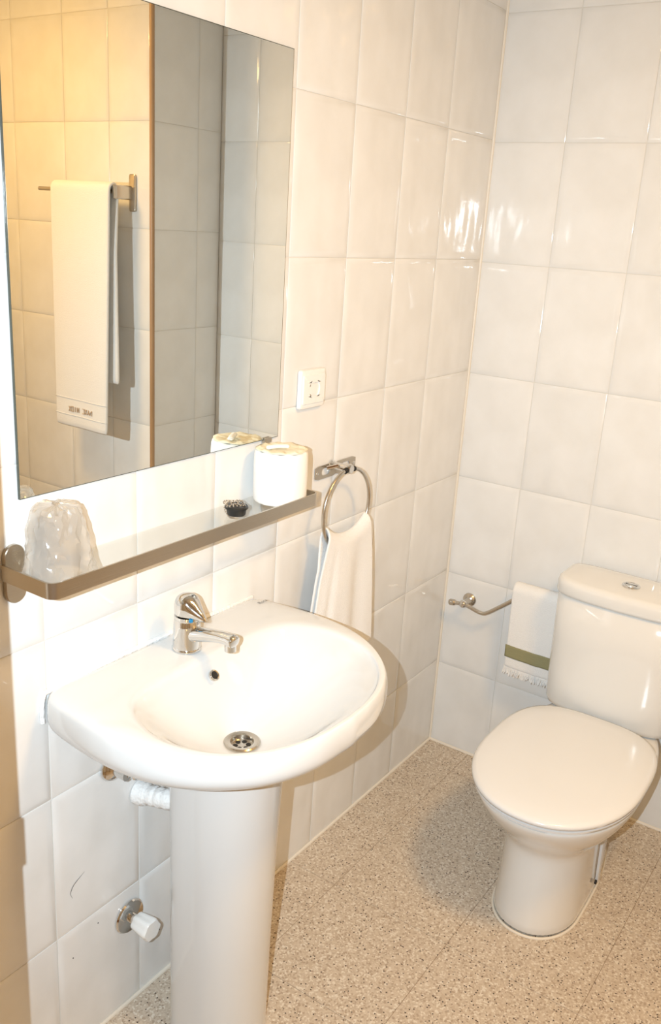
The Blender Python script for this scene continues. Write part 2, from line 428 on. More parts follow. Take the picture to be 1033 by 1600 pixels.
# ------------------------------------------------------------------ glass shelf
SZ = 1.016
SX0, SX1, SY = 0.880, 1.540, 0.120
sh = thing('glass_shelf', ((SX0+SX1)/2, 0.003, SZ), 'long glass shelf with a steel rail, fixed under the mirror', 'shelf')
def rail_path(off):
    r = 0.016; p = [(SX1+off, 0.006)]
    for k in range(9):
        t = k/8*PI/2; p.append((SX1-r+(r+off)*math.cos(t), SY-r+(r+off)*math.sin(t)))
    for k in range(9):
        t = PI/2 + k/8*PI/2; p.append((SX0+r+(r+off)*math.cos(t), SY-r+(r+off)*math.sin(t)))
    p.append((SX0-off, 0.006)); return p
po, pi_ = rail_path(0), rail_path(-0.003)
mb = MB(); z0, z1 = 1.0085, 1.0335
rings = [[(*po[i], z0), (*po[i], z1), (*pi_[i], z1), (*pi_[i], z0)] for i in range(len(po))]
mb.loft(rings)
obj('rail', mb, M_STEEL, sh)
gp = rail_path(-0.0035)
mb = MB().loft([[(x, max(y, .0045), z) for x, y in gp] for z in (SZ-0.006, SZ)])
obj('glass_plate', mb, M_GLASS, sh, sharp=30)
for xc in (SX1-0.022, SX0+0.022):
    obj('bracket', MB().rbox(0.036, 0.094, 0.018, [(0, 0.0026), (0, 0.0082), (0.0012, 0.0096)], 8, onA(xc, 1.014)), M_STEEL, sh)

# ------------------------------------------------------------------ wrapped roll on the shelf
RX, RY, RR, RH = 0.938, 0.0632, 0.0535, 0.106
roll = thing('toilet_paper_roll', (RX, RY, SZ), 'white wrapped toilet paper roll standing on the glass shelf', 'paper roll')
mb = MB(); n = 64; rings = []
prof = [(0.020, 0.002), (RR-.004, 0.0006), (RR-.001, .004), (RR, .012), (RR, .05), (RR, RH-.012), (RR-.0015, RH-.003), (RR-.006, RH+.0005), (RR-.018, RH-.002), (0.022, RH-.005), (0.006, RH-.009)]
for k, (r, z) in enumerate(prof):
    ring = []
    for i in range(n):
        t = 2*PI*i/n; rr, zz = r, z
        if k >= 7:
            zz += 0.0022*math.sin(7*t+k)*min(1, (k-6)/2) + 0.0015*math.sin(13*t+2*k)
        elif k in (3, 4, 5): rr += 0.0005*math.sin(5*t+k)
        ring.append((RX+rr*math.cos(t), RY+rr*math.sin(t), SZ+zz))
    rings.append(ring)
mb.loft(rings)
obj('paper_roll', mb, M_PAPER, roll, sharp=50, sub=1)
# the wrapper's end, folded flat over the top
def sheet(pts, nu, nv):
    return MB().add(pts, [(i*(nv+1)+j, i*(nv+1)+j+1, (i+1)*(nv+1)+j+1, (i+1)*(nv+1)+j) for i in range(nu) for j in range(nv)])
pts = []
for i in range(17):
    for j in range(11):
        u = i/16*2-1; v = j/10*2-1
        t = math.atan2(v, u); q = max(abs(u), abs(v)); r = (RR-.003)*q*(1+0.03*math.sin(6*t))
        z = RH + .003 - .0035*(1-q) + 0.0022*math.sin(9*t+3)*q + 0.0016*math.sin(17*u+5*v)
        if q > .9: z = RH + .0008
        pts.append((RX + r*math.cos(t), RY + r*math.sin(t), SZ + z))
obj('wrapper_top', sheet(pts, 16, 10), M_WRAP, roll, sharp=60, solid=0.0006)
tw = [(RX+.034, RY-.010, SZ+RH+.006), (RX+.022, RY-.003, SZ+RH+.008), (RX+.008, RY+.004, SZ+RH+.008), (RX-.006, RY+.014, SZ+RH+.007)]
obj('wrapper_fold', MB().tube(spline(tw, 6), [0.004]+[0.0066]*17+[0.003], 10, flat=.6), M_PAPER, roll)

# ------------------------------------------------------------------ sink plug with ball chain
PX, PY = 1.066, 0.060
pl = thing('sink_plug', (PX, PY, SZ), 'black rubber sink plug with a ball chain on the glass shelf', 'plug')
TP = Matrix.Translation((PX, PY, SZ))
obj('stopper', MB().lathe([(0.0165, 0.0), (0.0178, 0.002), (0.0195, 0.0125), (0.0225, 0.0135), (0.0225, 0.0165), (0.0205, 0.0182), (0.006, 0.0186), (0.0045, 0.022), (0.001, 0.0225)], 36, TP), M_BLACK, pl)
mb = MB(); path = []
for k in range(64):
    t = k*0.33; r = 0.0135 + 0.0075*math.sin(k*0.21+1)
    path.append((PX + 0.003 + r*math.cos(t)*1.05, PY - .003 + r*math.sin(t), SZ + 0.0200 + 0.0035*abs(math.sin(k*.5)) - (.0 if r < .0215 else .004)))
for k in range(12):
    path.append((PX + 0.0255 + 0.0015*math.sin(k), PY - 0.008 + 0.0021*k, SZ + 0.0016 + max(0, .016-.0035*k)))
for p in path: mb.sphere(p, 0.00155, 8, 5)
stuff(obj('ball_chain', mb, M_CHROME, pl))

# ------------------------------------------------------------------ tumbler in a plastic bag
GX, GY = 1.4815, 0.062
tb = thing('wrapped_tumbler', (GX, GY, SZ), 'upside-down drinking tumbler sealed in a crinkled clear plastic bag', 'tumbler')
TG = Matrix.Translation((GX, GY, SZ))
obj('tumbler', MB().lathe([(0.0405, 0.0006), (0.042, 0.0015), (0.0325, 0.098), (0.031, 0.1005), (0.004, 0.1005), (0.004, 0.094), (0.029, 0.093), (0.0385, 0.0015)], 40, TG, False, False), M_TUMBLER, tb)
rnd = random.Random(3); ph = [rnd.uniform(0, 6.28) for _ in range(12)]
rings = []; n = 44; NR = 17
for k in range(NR):
    v = k/(NR-1); ring = []
    for i in range(n):
        t = 2*PI*(i + .5*(k % 2))/n
        vb = min(v, .88)
        base = 0.0530 - 0.0175*(vb/.88)**0.95
        if v > .88: base *= math.sqrt(max(0.0, 1-((v-.88)/.122)**2))
        zz = 0.0008 + 0.1060*vb/.88 + (0.006*math.sin((v-.88)/.12*PI/2) if v > .88 else 0)
        wob = 0.0018*math.sin(5*t+ph[0]+3*v) + 0.0014*math.sin(9*t+ph[1]-6*v) + rnd.gauss(0, .0011)
        wob += 0.007*max(0, math.cos(t-0.1))**6*(1-v) + 0.004*max(0, math.cos(t-2.6))**8*(1-v)
        r = max(0.0008, base + wob*(1 if v < .9 else (1-v)/.1))
        y = min(max(GY + r*math.sin(t), 0.0125 + rnd.uniform(0, .002)), 0.1155 - rnd.uniform(0, .002))
        ring.append((min(GX + r*math.cos(t), 1.5350 if v < .35 else 1.5375), y, SZ + max(.0006, zz + (rnd.gauss(0, .0012) if 0 < k else 0))))
    rings.append(ring)
mb = MB(); mb.v = [p for r in rings for p in r]
for k in range(NR-1):
    for i in range(n):
        j = (i+1) % n; a_, b_, c_, d_ = k*n+i, k*n+j, (k+1)*n+j, (k+1)*n+i
        if k % 2: mb.f += [(a_, b_, c_), (a_, c_, d_)]
        else: mb.f += [(a_, b_, d_), (b_, c_, d_)]
mb.f.append(tuple((NR-1)*n+i for i in range(n)))
obj('plastic_bag', mb, M_FILM, tb, sharp=22)

# ------------------------------------------------------------------ wall socket
sk = thing('wall_socket', (0.768, 0.003, 1.173), 'white square wall socket beside the mirror', 'socket')
F = onA(0.768, 1.2145)
obj('cover_frame', MB().rbox(.088, .083, .007, [(0, .0026), (0, .008), (.0018, .0112), (.006, .0125)], 6, F, True, True), M_PLASTIC, sk)
mb = MB().rbox(.078, .062, .004, [(0, .010), (0, .0140), (.0012, .0150), (.017, .0153)], 8, F, True, False)
# flat plate up to the round well
top = [v for v in mb.v[-36:]]
n = 36
circ = []
for q in range(4):
    for k in range(9):
        t = q*PI/2 + k/8*PI/2
        circ.append(tuple(F @ Vector((.0195*math.cos(t), .0195*math.sin(t), .0153))))
circ2 = [tuple(F @ Vector((.0188*math.cos(q*PI/2 + k/8*PI/2), .0188*math.sin(q*PI/2 + k/8*PI/2), .0040))) for q in range(4) for k in range(9)]
o0 = len(mb.v)-36
mb.v += circ + circ2
for i in range(36):
    j = (i+1) % 36
    mb.f.append((o0+i, o0+j, o0+36+j, o0+36+i)); mb.f.append((o0+36+i, o0+36+j, o0+72+j, o0+72+i))
mb.f.append(tuple(o0+72+i for i in range(36)))
ins = obj('socket_insert', mb, M_PLASTIC, sk)
for sx in (-1, 1):
    obj('pin_hole', MB().lathe([(.0026, .0041), (.0026, .0046)], 14, F @ Matrix.Translation((sx*.0095, 0, 0))), M_DARK, ins)
for ang in (152, 222):
    obj('earth_clip', MB().box(.0172, .0190, -.0022, .0022, .006, .0157, F @ Matrix.Rotation(math.radians(ang), 4, 'Z')), M_STEEL, ins, smooth=False)

# ------------------------------------------------------------------ towel ring and its towel
RCX, RCZ, RRAD, RGY = 0.668, 0.936, 0.093, 0.052
tr = thing('towel_ring', (0.652, 0.003, 1.017), 'steel towel ring on a slotted wall plate', 'towel ring')
F = onA(0.652, 1.0185)
mb = MB()
def slot_ring(cx, a, b_, n, z):
    return [(cx + (a-b_ if math.cos(t) >= 0 else -(a-b_)) + b_*math.cos(t), b_*math.sin(t), z) for t in [2*PI*k/n + PI/n for k in range(n)]]
# wall plate with two oblong slots: two half plates, each a rectangle with a hole
for cx in (-.040, .040):
    n = 32; inner = slot_ring(cx, .0165, .0085, n, 0); outer = []
    for k in range(n):
        t = 2*PI*k/n + PI/n; c, s_ = math.cos(t), math.sin(t); q = 1/max(abs(c)/.0405, abs(s_)/.0155)
        outer.append((cx + q*c, q*s_, 0))
    rr = []
    for ring, z in ((outer, .0030), (outer, .0052), (inner, .0052), (inner, .0030), (outer, .0030)):
        rr.append([(x, y, z) for x, y, _ in ring])
    mb.loft(rr, False, False, True, F)
obj('wall_plate', mb, M_STEEL, tr, sharp=25)
for cx in (-.073, .073):
    obj('plate_screw', MB().lathe([(.0036, .0052), (.0036, .0060), (.002, .0068)], 14, F @ Matrix.Translation((cx, 0, 0))), M_CHROME, tr)
TOPX = RCX
F2 = onA(TOPX, RCZ+RRAD)
obj('ring_clamp', MB().lathe([(.0115, .003), (.0115, .006), (.008, .012), (.0085, .030), (.011, .040), (.0115, .053), (.009, .0585)], 20, F2).tube([(TOPX+.026, .008, RCZ+RRAD-.002), (TOPX+.008, .026, RCZ+RRAD+.004)], .0045, 8), M_CHROME, tr)
for s_ in (-1, 1):
    obj('ring_collar', MB().tube([(TOPX+s_*.010, RGY, RCZ+RRAD-.0005), (TOPX+s_*.020, RGY, RCZ+RRAD-.003)], .0062, 14), M_DARK, tr)
path = [(RCX+RRAD*math.sin(2*PI*k/72), RGY, RCZ+RRAD*math.cos(2*PI*k/72)) for k in range(72)]
obj('ring', MB().tube(path, .0044, 12, True), M_NICKEL, tr)

NU, NV = 44, 64
pts = []
def ring_towel(u, v):
    # v from 0 (front hem) over the ring (0.5) to 1 (back hem)
    top = 0.868 + 0.030*abs(u)**2.2
    s_ = 2*abs(v-0.5)                # 0 at ring, 1 at the hems
    z = top - s_*(top - 0.570)
    front = v < 0.5
    half = 0.082 + 0.052*s_**0.75
    cx = 0.663 + 0.014*s_
    x = cx + half*u*(1 if u > 0 else .97)
    fold = 0.0075*math.sin(4.2*u + .6)*min(1, s_*3) + 0.004*math.sin(9*u + 2)*s_ - 0.013*s_*math.exp(-((u-.62)/.10)**2)
    a = min(1, s_/0.05)
    if front: y = RGY + 0.013*math.sin(a*PI/2) + 0.006*s_ + fold*.8
    else: y = RGY - 0.012*math.sin(a*PI/2) + 0.0155*min(1, s_*4) + 0.006*s_ + fold*.8 - .002
    z += 0.010*math.sqrt(max(0, 1-a*a)) if a < 1 else 0
    return (x, max(y, 0.012), z)
for i in range(NU+1):
    for j in range(NV+1):
        v = j/NV; v = 0.5 + 0.5*math.copysign(abs(2*v-1)**1.5, 2*v-1)
        pts.append(ring_towel(2*i/NU-1, v))
ht = thing('hand_towel', (0.67, RGY, 0.570), 'white hand towel hanging through the steel towel ring', 'towel')
obj('cloth', sheet(pts, NU, NV), M_TOWEL, ht, sharp=0, solid=0.005, sub=1)

# ------------------------------------------------------------------ washbasin on its pedestal
BX = 1.205
bs = thing('washbasin', (BX, 0.2, 0.0), 'white ceramic washbasin on a pedestal below the shelf', 'washbasin')
def half_outline(pts):
    q = spline([(dx, y, 0) for dx, y in pts], 10)
    return [(p.x, p.y) for p in q]
def polar(half, cy, n):
    full = half + [(-x, y) for x, y in reversed(half[1:-1])]
    out = []
    for i in range(n):
        t = 2*PI*i/n; d = (math.sin(t), -math.cos(t)); best = None
        for k in range(len(full)):
            x0, y0 = full[k]; x1, y1 = full[(k+1) % len(full)]
            ex, ey = x1-x0, y1-y0; den = d[0]*ey - d[1]*ex
            if abs(den) < 1e-12: continue
            s_ = (x0*ey - (y0-cy)*ex)/den; q = (x0*d[1] - (y0-cy)*d[0])/den
            if s_ > 0 and -1e-6 <= q <= 1+1e-6 and (best is None or s_ > best): best = s_
        out.append((d[0]*best, cy + d[1]*best))
    return out
NB = 96; CY = 0.205
OUT = polar(half_outline([(0, .002), (.13, .002), (.235, .002), (.268, .006), (.281, .035), (.289, .10), (.292, .16), (.285, .23), (.262, .296), (.221, .355), (.165, .402), (.088, .431), (0, .440)]), CY, NB)
INN = polar(half_outline([(0, .118), (.09, .117), (.155, .124), (.205, .150), (.232, .200), (.238, .250), (.222, .315), (.182, .366), (.122, .402), (.060, .4185), (0, .422)]), CY, NB)
DR = [(0.032*math.sin(2*PI*i/NB), CY - 0.032*math.cos(2*PI*i/NB)) for i in range(NB)]
rings = []
def ring_of(f): rings.append([(BX+p[0], p[1], p[2]) for p in (f(i) for i in range(NB))])
def scaled(i, s_, z, yc=0.06): return (OUT[i][0]*s_, max(0.002, yc + (OUT[i][1]-yc)*s_) if OUT[i][1] > 0.0021 else 0.002, z)
for s_, z in ((0.34, .600), (0.45, .625), (0.62, .655), (0.80, .692), (.92, .717), (.972, .7285), (.996, .742), (1.0, .756), (.998, .772), (.991, .784), (.980, .7910)):
    ring_of(lambda i: scaled(i, s_, z))
def between(A, B, i, t, z):
    y = A[i][1]*(1-t)+B[i][1]*t
    d = 0.0065*max(0.0, min(1.0, (y-.12)/.22)) if z > .775 else 0.0        # the front rim is a little lower than the deck
    return (A[i][0]*(1-t)+B[i][0]*t, y, z-d)
O2 = [scaled(i, .980, 0)[:2] for i in range(NB)]
for t, z in ((.15, .7960), (.5, .7965), (.82, .7955), (.95, .7925)): ring_of(lambda i: between(O2, INN, i, t, z))
for t, z in ((0.0, .789), (.06, .780), (.14, .765), (.26, .742), (.42, .714), (.60, .688), (.78, .668), (.92, .657), (1.0, .653)):
    ring_of(lambda i: between(INN, DR, i, t, z))
rings.append([(BX+DR[i][0]*.7, CY+(DR[i][1]-CY)*.7, .640) for i in range(NB)])
basin = obj('basin', MB().loft(rings, True, True), M_CERAMIC, bs, sharp=0, sub=1)
# pedestal
rings = []
for z, hw, yf, yb in ((0.0, .0885, .268, .09), (.02, .0870, .266, .09), (.20, .0885, .267, .09), (.45, .0925, .272, .09), (.60, .0970, .277, .09), (.628, .0980, .278, .09)):
    ring = []
    for i in range(48):
        t = 2*PI*i/48; c, s_ = math.cos(t), math.sin(t)
        ym = .175
        if s_ >= 0: ring.append((BX + hw*math.copysign(abs(c)**.92, c), ym + (yf-ym)*s_, z))
        else: ring.append((BX + hw*math.copysign(abs(c)**.45, c), ym - (ym-yb)*abs(s_)**.6, z))
    rings.append(ring)
obj('pedestal', MB().loft(rings), M_CERAMIC, bs, sharp=60)
# waste
TD = Matrix.Translation((BX, CY, .651))
dr = obj('drain', MB().lathe([(.0335, .000), (.0335, .0022), (.031, .0042), (.026, .0042), (.0215, .0025), (.0205, -.003), (.0200, -.0055), (.001, -.0055)], 40, TD, False, True), M_NICKEL, bs)
for k in range(6):
    t = k*PI/3 + .3
    obj('drain_hole', MB().lathe([(.0046, -.0054), (.0046, -.0048)], 14, TD @ Matrix.Translation((.0118*math.cos(t), .0118*math.sin(t), 0))), M_DARK, dr)
# overflow
F = frame((BX, .1355, .7610), (-1, 0, 0), (0, -.62, .78))
ov = obj('overflow_ring', MB().lathe([(.0105, -.003), (.0105, .0012), (.0095, .0022), (.0075, .0018), (.0068, -.001)], 28, F, True, False), M_CHROME, bs)
obj('overflow_hole', MB().lathe([(.0072, -.002), (.0072, .0006)], 24, F), M_DARK, ov)
# maker's mark on the deck
cu = bpy.data.curves.new('mark', 'FONT'); cu.body = 'Roca'; cu.size = 0.0125; cu.extrude = 0.0001; cu.align_x = 'CENTER'
to = bpy.data.objects.new('mark', cu); COL.objects.link(to)
bpy.context.view_layer.update()
me = bpy.data.meshes.new_from_object(to.evaluated_get(bpy.context.evaluated_depsgraph_get()))
bpy.data.objects.remove(to)
me.materials.append(M_INK)
o = bpy.data.objects.new('maker_mark', me); COL.objects.link(o); o.parent = bs
o.location = (0.953-BX, 0.047-0.2, 0.7966); o.rotation_euler = (0, 0, PI)
# silicone where the basin meets the wall
obj('basin_caulk', MB().tube([(BX+.272, .0045, .738), (BX+.2735, .0045, .75), (BX+.272, .0045, .775), (BX+.266, .004, .790), (BX+.1, .0035, .7945), (BX-.1, .0035, .7945), (BX-.266, .004, .790), (BX-.272, .0045, .76)], .0045, 8), M_PIPE, bs)

# ------------------------------------------------------------------ mixer tap
TX, TY, TZ = BX+.004, 0.072, 0.7968
tp = thing('mixer_tap', (TX, TY, TZ), 'chrome single-lever mixer tap on the washbasin', 'tap')
T0 = Matrix.Translation((TX, TY, TZ))
obj('base_ring', MB().lathe([(.0268, 0), (.0270, .003), (.0258, .005)], 36, T0), M_CHROME, tp)
bd = obj('body', MB().lathe([(.0258, .004), (.0252, .025), (.0242, .045), (.0236, .0560), (.0226, .0575), (.0226, .0590), (.0236, .0605), (.0234, .066)], 40, T0), M_CHROME, tp)
# spout: tapering forwards to a bulbous tip
sp = spline([(TX, TY+.006, TZ+.030), (TX, TY+.030, TZ+.036), (TX, TY+.060, TZ+.043), (TX, TY+.085, TZ+.047), (TX, TY+.100, TZ+.048), (TX, TY+.109, TZ+.0475), (TX, TY+.116, TZ+.0465)], 5)
k = len(sp); rad = []
for i in range(k):
    q = i/(k-1)
    r = .0125 + .0060*max(0, 1-q/.45)**1.5 if q < .6 else .0125 + .0015*math.sin(min(1, (q-.6)/.25)*PI/2)
    if q > .86: r = .014*math.sqrt(max(.02, 1-((q-.86)/.145)**2))
    rad.append(r)
sp_o = obj('spout', MB().tube(sp, rad, 20, flat=.88), M_CHROME, tp, sub=1)
obj('aerator', MB().lathe([(.0105, -.006), (.0105, .008)], 24, Matrix.Translation((TX, TY+.103, TZ+.034))), M_CHROME, sp_o)
# lever cap: a dome with a beak
rings = []
for z, r, beak, tilt in ((.0665, .0226, 0, 0), (.070, .0232, .004, 0), (.076, .0238, .017, 0), (.082, .0240, .026, 0), (.088, .0236, .020, 0), (.094, .0222, .010, 0), (.100, .0190, .004, 0), (.1045, .0135, .001, 0), (.1065, .0060, 0, 0)):
    ring = []
    for i in range(40):
        t = 2*PI*i/40; c, s_ = math.cos(t), math.sin(t)
        e = max(0, s_)**5
        y = r*s_ + beak*e
        ring.append((TX + r*c*(1-.25*e), TY + y, TZ + z - .018*max(0, y-.012)/.03*(1 if z > .068 else 0)*.8))
    rings.append(ring)
lv = obj('lever', MB().loft(rings), M_CHROME, tp, sharp=60, sub=1)
F = frame((TX+.0125, TY+.0205, TZ+.0635), (-.85, .5, 0), (0, 0, 1))
obj('temperature_mark', MB().rbox(.0075, .0065, .0025, [(0, -.002), (0, .0014), (.0008, .0020)], 4, F), M_BLUE, bd)

# ------------------------------------------------------------------ pipework under the basin
av = thing('angle_valve', (1.342, 0.003, 0.579), 'chrome angle valve on the wall under the washbasin rim', 'valve')
F = onA(1.331, 0.578)
obj('rosette', MB().lathe([(.026, .003), (.026, .006), (.022, .013), (.014, .018), (.011, .019), (.011, .045)], 28, F), M_CHROME, av)
F = onA(1.303, 0.568)
obj('hex_nut', MB().lathe([(.0125, .018), (.0150, .020), (.0150, .040), (.0125, .042)], 6, F), M_CHROME, av, sharp=20)
obj('supply_stub', MB().tube([(1.331, .040, .578), (1.318, .036, .573), (1.303, .030, .570), (1.300, .034, .60), (1.29, .05, .645)], .007, 12), M_CHROME, av)
wp = thing('waste_pipe', (1.262, 0.003, 0.488), 'white taped waste pipe running from the wall into the pedestal', 'pipe')
rr = spline([(1.262, .003, .488), (1.257, .04, .492), (1.248, .08, .496), (1.225, .15, .50)], 8)
obj('pipe', MB().tube(rr, [.0195 + .0012*math.sin(i*1.9) for i in range(len(rr))], 18), M_PIPE, wp)
obj('tape_collar', MB().tube([(1.262, .0035, .488), (1.2615, .014, .4890), (1.260, .022, .490)], [.025, .024, .0215], 18), M_PIPE, wp)

# stop valve with the white knob
sv = thing('stop_valve', (1.292, 0.003, 0.216), 'stop valve with a white plastic knob on a round chrome plate, low on the wall', 'valve')
F = onA(1.292, 0.217)
obj('escutcheon', MB().lathe([(.0355, .0026), (.0355, .0055), (.033, .0085), (.020, .0105), (.012, .0115)], 40, F), M_CHROME, sv)
obj('stem', MB().lathe([(.0105, .010), (.0105, .030), (.008, .034)], 20, F), M_CHROME, sv)
kb = MB(); rings = []
for z, r in ((.026, .0165), (.028, .0180), (.040, .0195), (.062, .0222), (.066, .0218), (.069, .0200)):
    rings.append([((r + .0012*math.cos(6*2*PI*i/48))*math.cos(2*PI*i/48), (r + .0012*math.cos(6*2*PI*i/48))*math.sin(2*PI*i/48), z) for i in range(48)])
obj('knob', kb.loft(rings, True, True, True, F), M_PLASTIC, sv)

# ------------------------------------------------------------------ toilet
YC = 0.563
tl = thing('toilet', (0.40, YC, 0.0), 'close-coupled toilet with the lid down against the tiled wall', 'toilet')
def dsec(front, xm, back, hw, z, n=56, eb=2.6, ef=2.1, yc=YC):
    ring = []
    for i in range(n):
        t = 2*PI*i/n; c, s_ = math.cos(t), math.sin(t)
        e = 2/(ef if c >= 0 else eb); a = (front-xm) if c >= 0 else (xm-back)
        ring.append((xm + a*math.copysign(abs(c)**e, c), yc + hw*math.copysign(abs(s_)**e, s_), z))
    return ring
rings = [dsec(*a) for a in ((.612, .48, .12, .101, 0.0), (.612, .48, .12, .101, .004), (.606, .475, .12, .0985, .05), (.598, .47, .12, .097, .12), (.592, .465, .12, .098, .18), (.593, .46, .12, .102, .212),
        (.606, .46, .12, .116, .232), (.632, .46, .11, .138, .258), (.663, .46, .10, .158, .288), (.688, .46, .08, .174, .318), (.702, .46, .06, .183, .342), (.704, .46, .055, .184, .352), (.698, .46, .06, .179, .357))]
bowl = obj('bowl', MB().loft(rings), M_CERAMIC2, tl, sharp=60, sub=1)
# slanted fixing recess on the side of the foot
F = frame((.355, YC+.1015, .095), (-1, 0, 0), (0, 0, 1))
obj('side_channel', MB().rbox(.024, .135, .010, [(0, -.003), (0, .0025), (.002, .0038)], 6, F @ Matrix.Rotation(.08, 4, 'Z')), M_CERAMIC, bowl)
obj('fixing_bolt', MB().lathe([(.0055, -.001), (.0055, .0035)], 14, frame((.372, YC+.1015, .040), (-1, 0, 0), (0, 0, 1))), M_DARK, bowl)
obj('foot_caulk', MB().tube([(x, y, .0015) for x, y, z in dsec(.6125, .48, .12, .1015, 0)], .0035, 8, True), M_CAULK, bowl)
def seat_rings(spec, xm=.46, back=.235):
    return [dsec(f_, xm, b_, hw, z, 72, 3.2, 2.15) for f_, b_, hw, z in spec]
obj('seat', MB().loft(seat_rings([(.702, .210, .182, .3585), (.712, .206, .187, .361), (.713, .206, .188, .3665), (.708, .208, .185, .369)])), M_SEAT, tl, sharp=60)
lid = obj('lid', MB().loft(seat_rings([(.708, .206, .185, .3705), (.716, .202, .190, .3725), (.718, .201, .191, .3790), (.715, .203, .189, .3835), (.704, .211, .181, .3862), (.66, .245, .150, .3878), (.56, .33, .09, .3885)])), M_SEAT, tl, sharp=60)
for s_ in (-1, 1):
    obj('hinge', MB().tube([(.1985, YC+s_*.075-.014, .366), (.1985, YC+s_*.075+.014, .366)], .0060, 12), M_SEAT, tl)
def tank_ring(hw, front, back, z, n=64, bulge=.016):
    ring = []
    for i in range(n):
        t = 2*PI*i/n; c, s_ = math.cos(t), math.sin(t)
        y = hw*math.copysign(abs(s_)**(2/5.5), s_); xm = (front+back)/2
        e = 2/(4.2 if c >= 0 else 9)
        x = xm + (front-back)/2*math.copysign(abs(c)**e, c)
        if c > 0: x += bulge*(1-(y/hw)**2)*min(1, c*2)
        ring.append((x, YC+y, z))
    return ring
TKF = .178
obj('tank', MB().loft([tank_ring(.135, TKF-.035, .04, .3525), tank_ring(.155, TKF-.016, .022, .3545), tank_ring(.1635, TKF-.006, .018, .362), tank_ring(.167, TKF-.002, .018, .375), tank_ring(.1695, TKF, .018, .45), tank_ring(.1715, TKF, .018, .55), tank_ring(.1735, TKF, .018, .670), tank_ring(.168, TKF-.006, .022, .6745)]), M_CERAMIC2, tl, sharp=60)
tlid = obj('tank_lid', MB().loft([tank_ring(.170, TKF-.004, .020, .6762), tank_ring(.1765, TKF+.004, .015, .678), tank_ring(.178, TKF+.006, .014, .684), tank_ring(.178, TKF+.006, .014, .704), tank_ring(.1755, TKF+.003, .016, .7135), tank_ring(.170, TKF-.003, .021, .7180), tank_ring(.160, TKF-.013, .032, .7195), tank_ring(.11, TKF-.06, .06, .7210, bulge=.004)]), M_CERAMIC2, tl, sharp=60)
TB = Matrix.Translation((.113, YC+.002, .7205))
bt = obj('flush_button', MB().lathe([(.0225, -.002), (.0225, .0030), (.0205, .0052), (.0170, .0052), (.0160, .0030), (.0150, .0030), (.0142, .0052), (.002, .0058)], 36, TB), M_CHROME, tlid)
obj('button_split', MB().box(-.0006, .0006, -.014, .014, .0040, .0062, TB), M_DARK, bt, smooth=False)

# ------------------------------------------------------------------ paper holder bar and the fringed guest towel
hd = thing('paper_holder', (0.003, 0.084, 0.505), 'nickel toilet paper holder with a bent bar on the tiled wall', 'holder')
F = onB(.084, .508)
obj('wall_flange', MB().lathe([(.0205, .0026), (.0205, .006), (.0175, .010), (.011, .014), (.009, .020), (.009, .044)], 28, F), M_NICKEL, hd)
obj('pivot', MB().sphere((.046, .084, .508), .0125, 18, 12), M_CHROME, hd)
obj('end_knob', MB().tube([(.046, .075, .507), (.047, .060, .505), (.047, .056, .5045), (.0475, .043, .503), (.0475, .040, .5025)], [.0060, .0060, .0095, .0098, .0075], 16), M_NICKEL, hd)
bar = spline([(.047, .092, .508), (.048, .110, .504), (.049, .140, .498), (.050, .160, .502), (.051, .195, .530), (.052, .225, .556), (.052, .245, .574), (.052, .262, .582), (.052, .30, .583), (.052, .335, .583), (.052, .386, .583)], 5)
obj('bar', MB().tube(bar, .0058, 14), M_NICKEL, hd)

gt = thing('guest_towel', (0.052, 0.31, 0.340), 'small white fringed towel with an olive green band over the holder bar', 'towel')
GY0, GY1, GTOP, GBOT = 0.240, 0.382, 0.622, 0.374
def gtowel(u, v, off=0.0):
    # v 0 = back hem, 0.5 = fold on top, 1 = front hem
    s_ = abs(2*v-1); front = v > .5
    y = GY0 + (GY1-GY0)*u + 0.006*s_*(1-u)
    fold = .0025*math.sin(5*u+1) * s_ + 0.003*s_*math.exp(-((u-.42-.25*s_)/.10)**2)
    a = min(1.0, s_/.07)
    rad = .020
    x = .052 + (rad*math.sin(a*PI/2)*(1 if front else -1)) + (fold if front else 0) + (0.002*s_ if front else 0) + off
    z = GTOP - rad + rad*math.cos(a*PI/2) - max(0, s_-.07)/(1-.07)*(GTOP-rad-GBOT) - .004*math.sin(2.2*u)*s_
    return (max(x, .010), y, z)
NU, NV = 26, 60
vv = [0.5 + 0.5*math.copysign(abs(2*j/NV-1)**1.4, 2*j/NV-1) for j in range(NV+1)]
pts = [gtowel(i/NU, vv[j]) for i in range(NU+1) for j in range(NV+1)]
obj('cloth', sheet(pts, NU, NV), M_TOWEL, gt, sharp=0, solid=0.007, sub=1)
pts = [gtowel(-.012+1.024*i/NU, .5 + .5*(.722 + j/8*.148), .0042) for i in range(NU+1) for j in range(9)]
obj('olive_band', sheet(pts, NU, 8), M_OLIVE, gt, sharp=0, solid=0.0012)
mb = MB(); rnd = random.Random(11)
for k in range(90):
    u = k/89; p = gtowel(u, 1.0); q = Vector(p)
    mb.tube([q + Vector((.0, 0, .003)), q + Vector((.001+rnd.uniform(-.002, .003), rnd.uniform(-.002, .002)-.001, -.008)), q + Vector((rnd.uniform(-.003, .006), rnd.uniform(-.004, .003)-.002, -.022+rnd.uniform(-.004, .005)))], [.0019, .0017, .0012], 6)
stuff(obj('fringe', mb, M_TOWEL, gt))

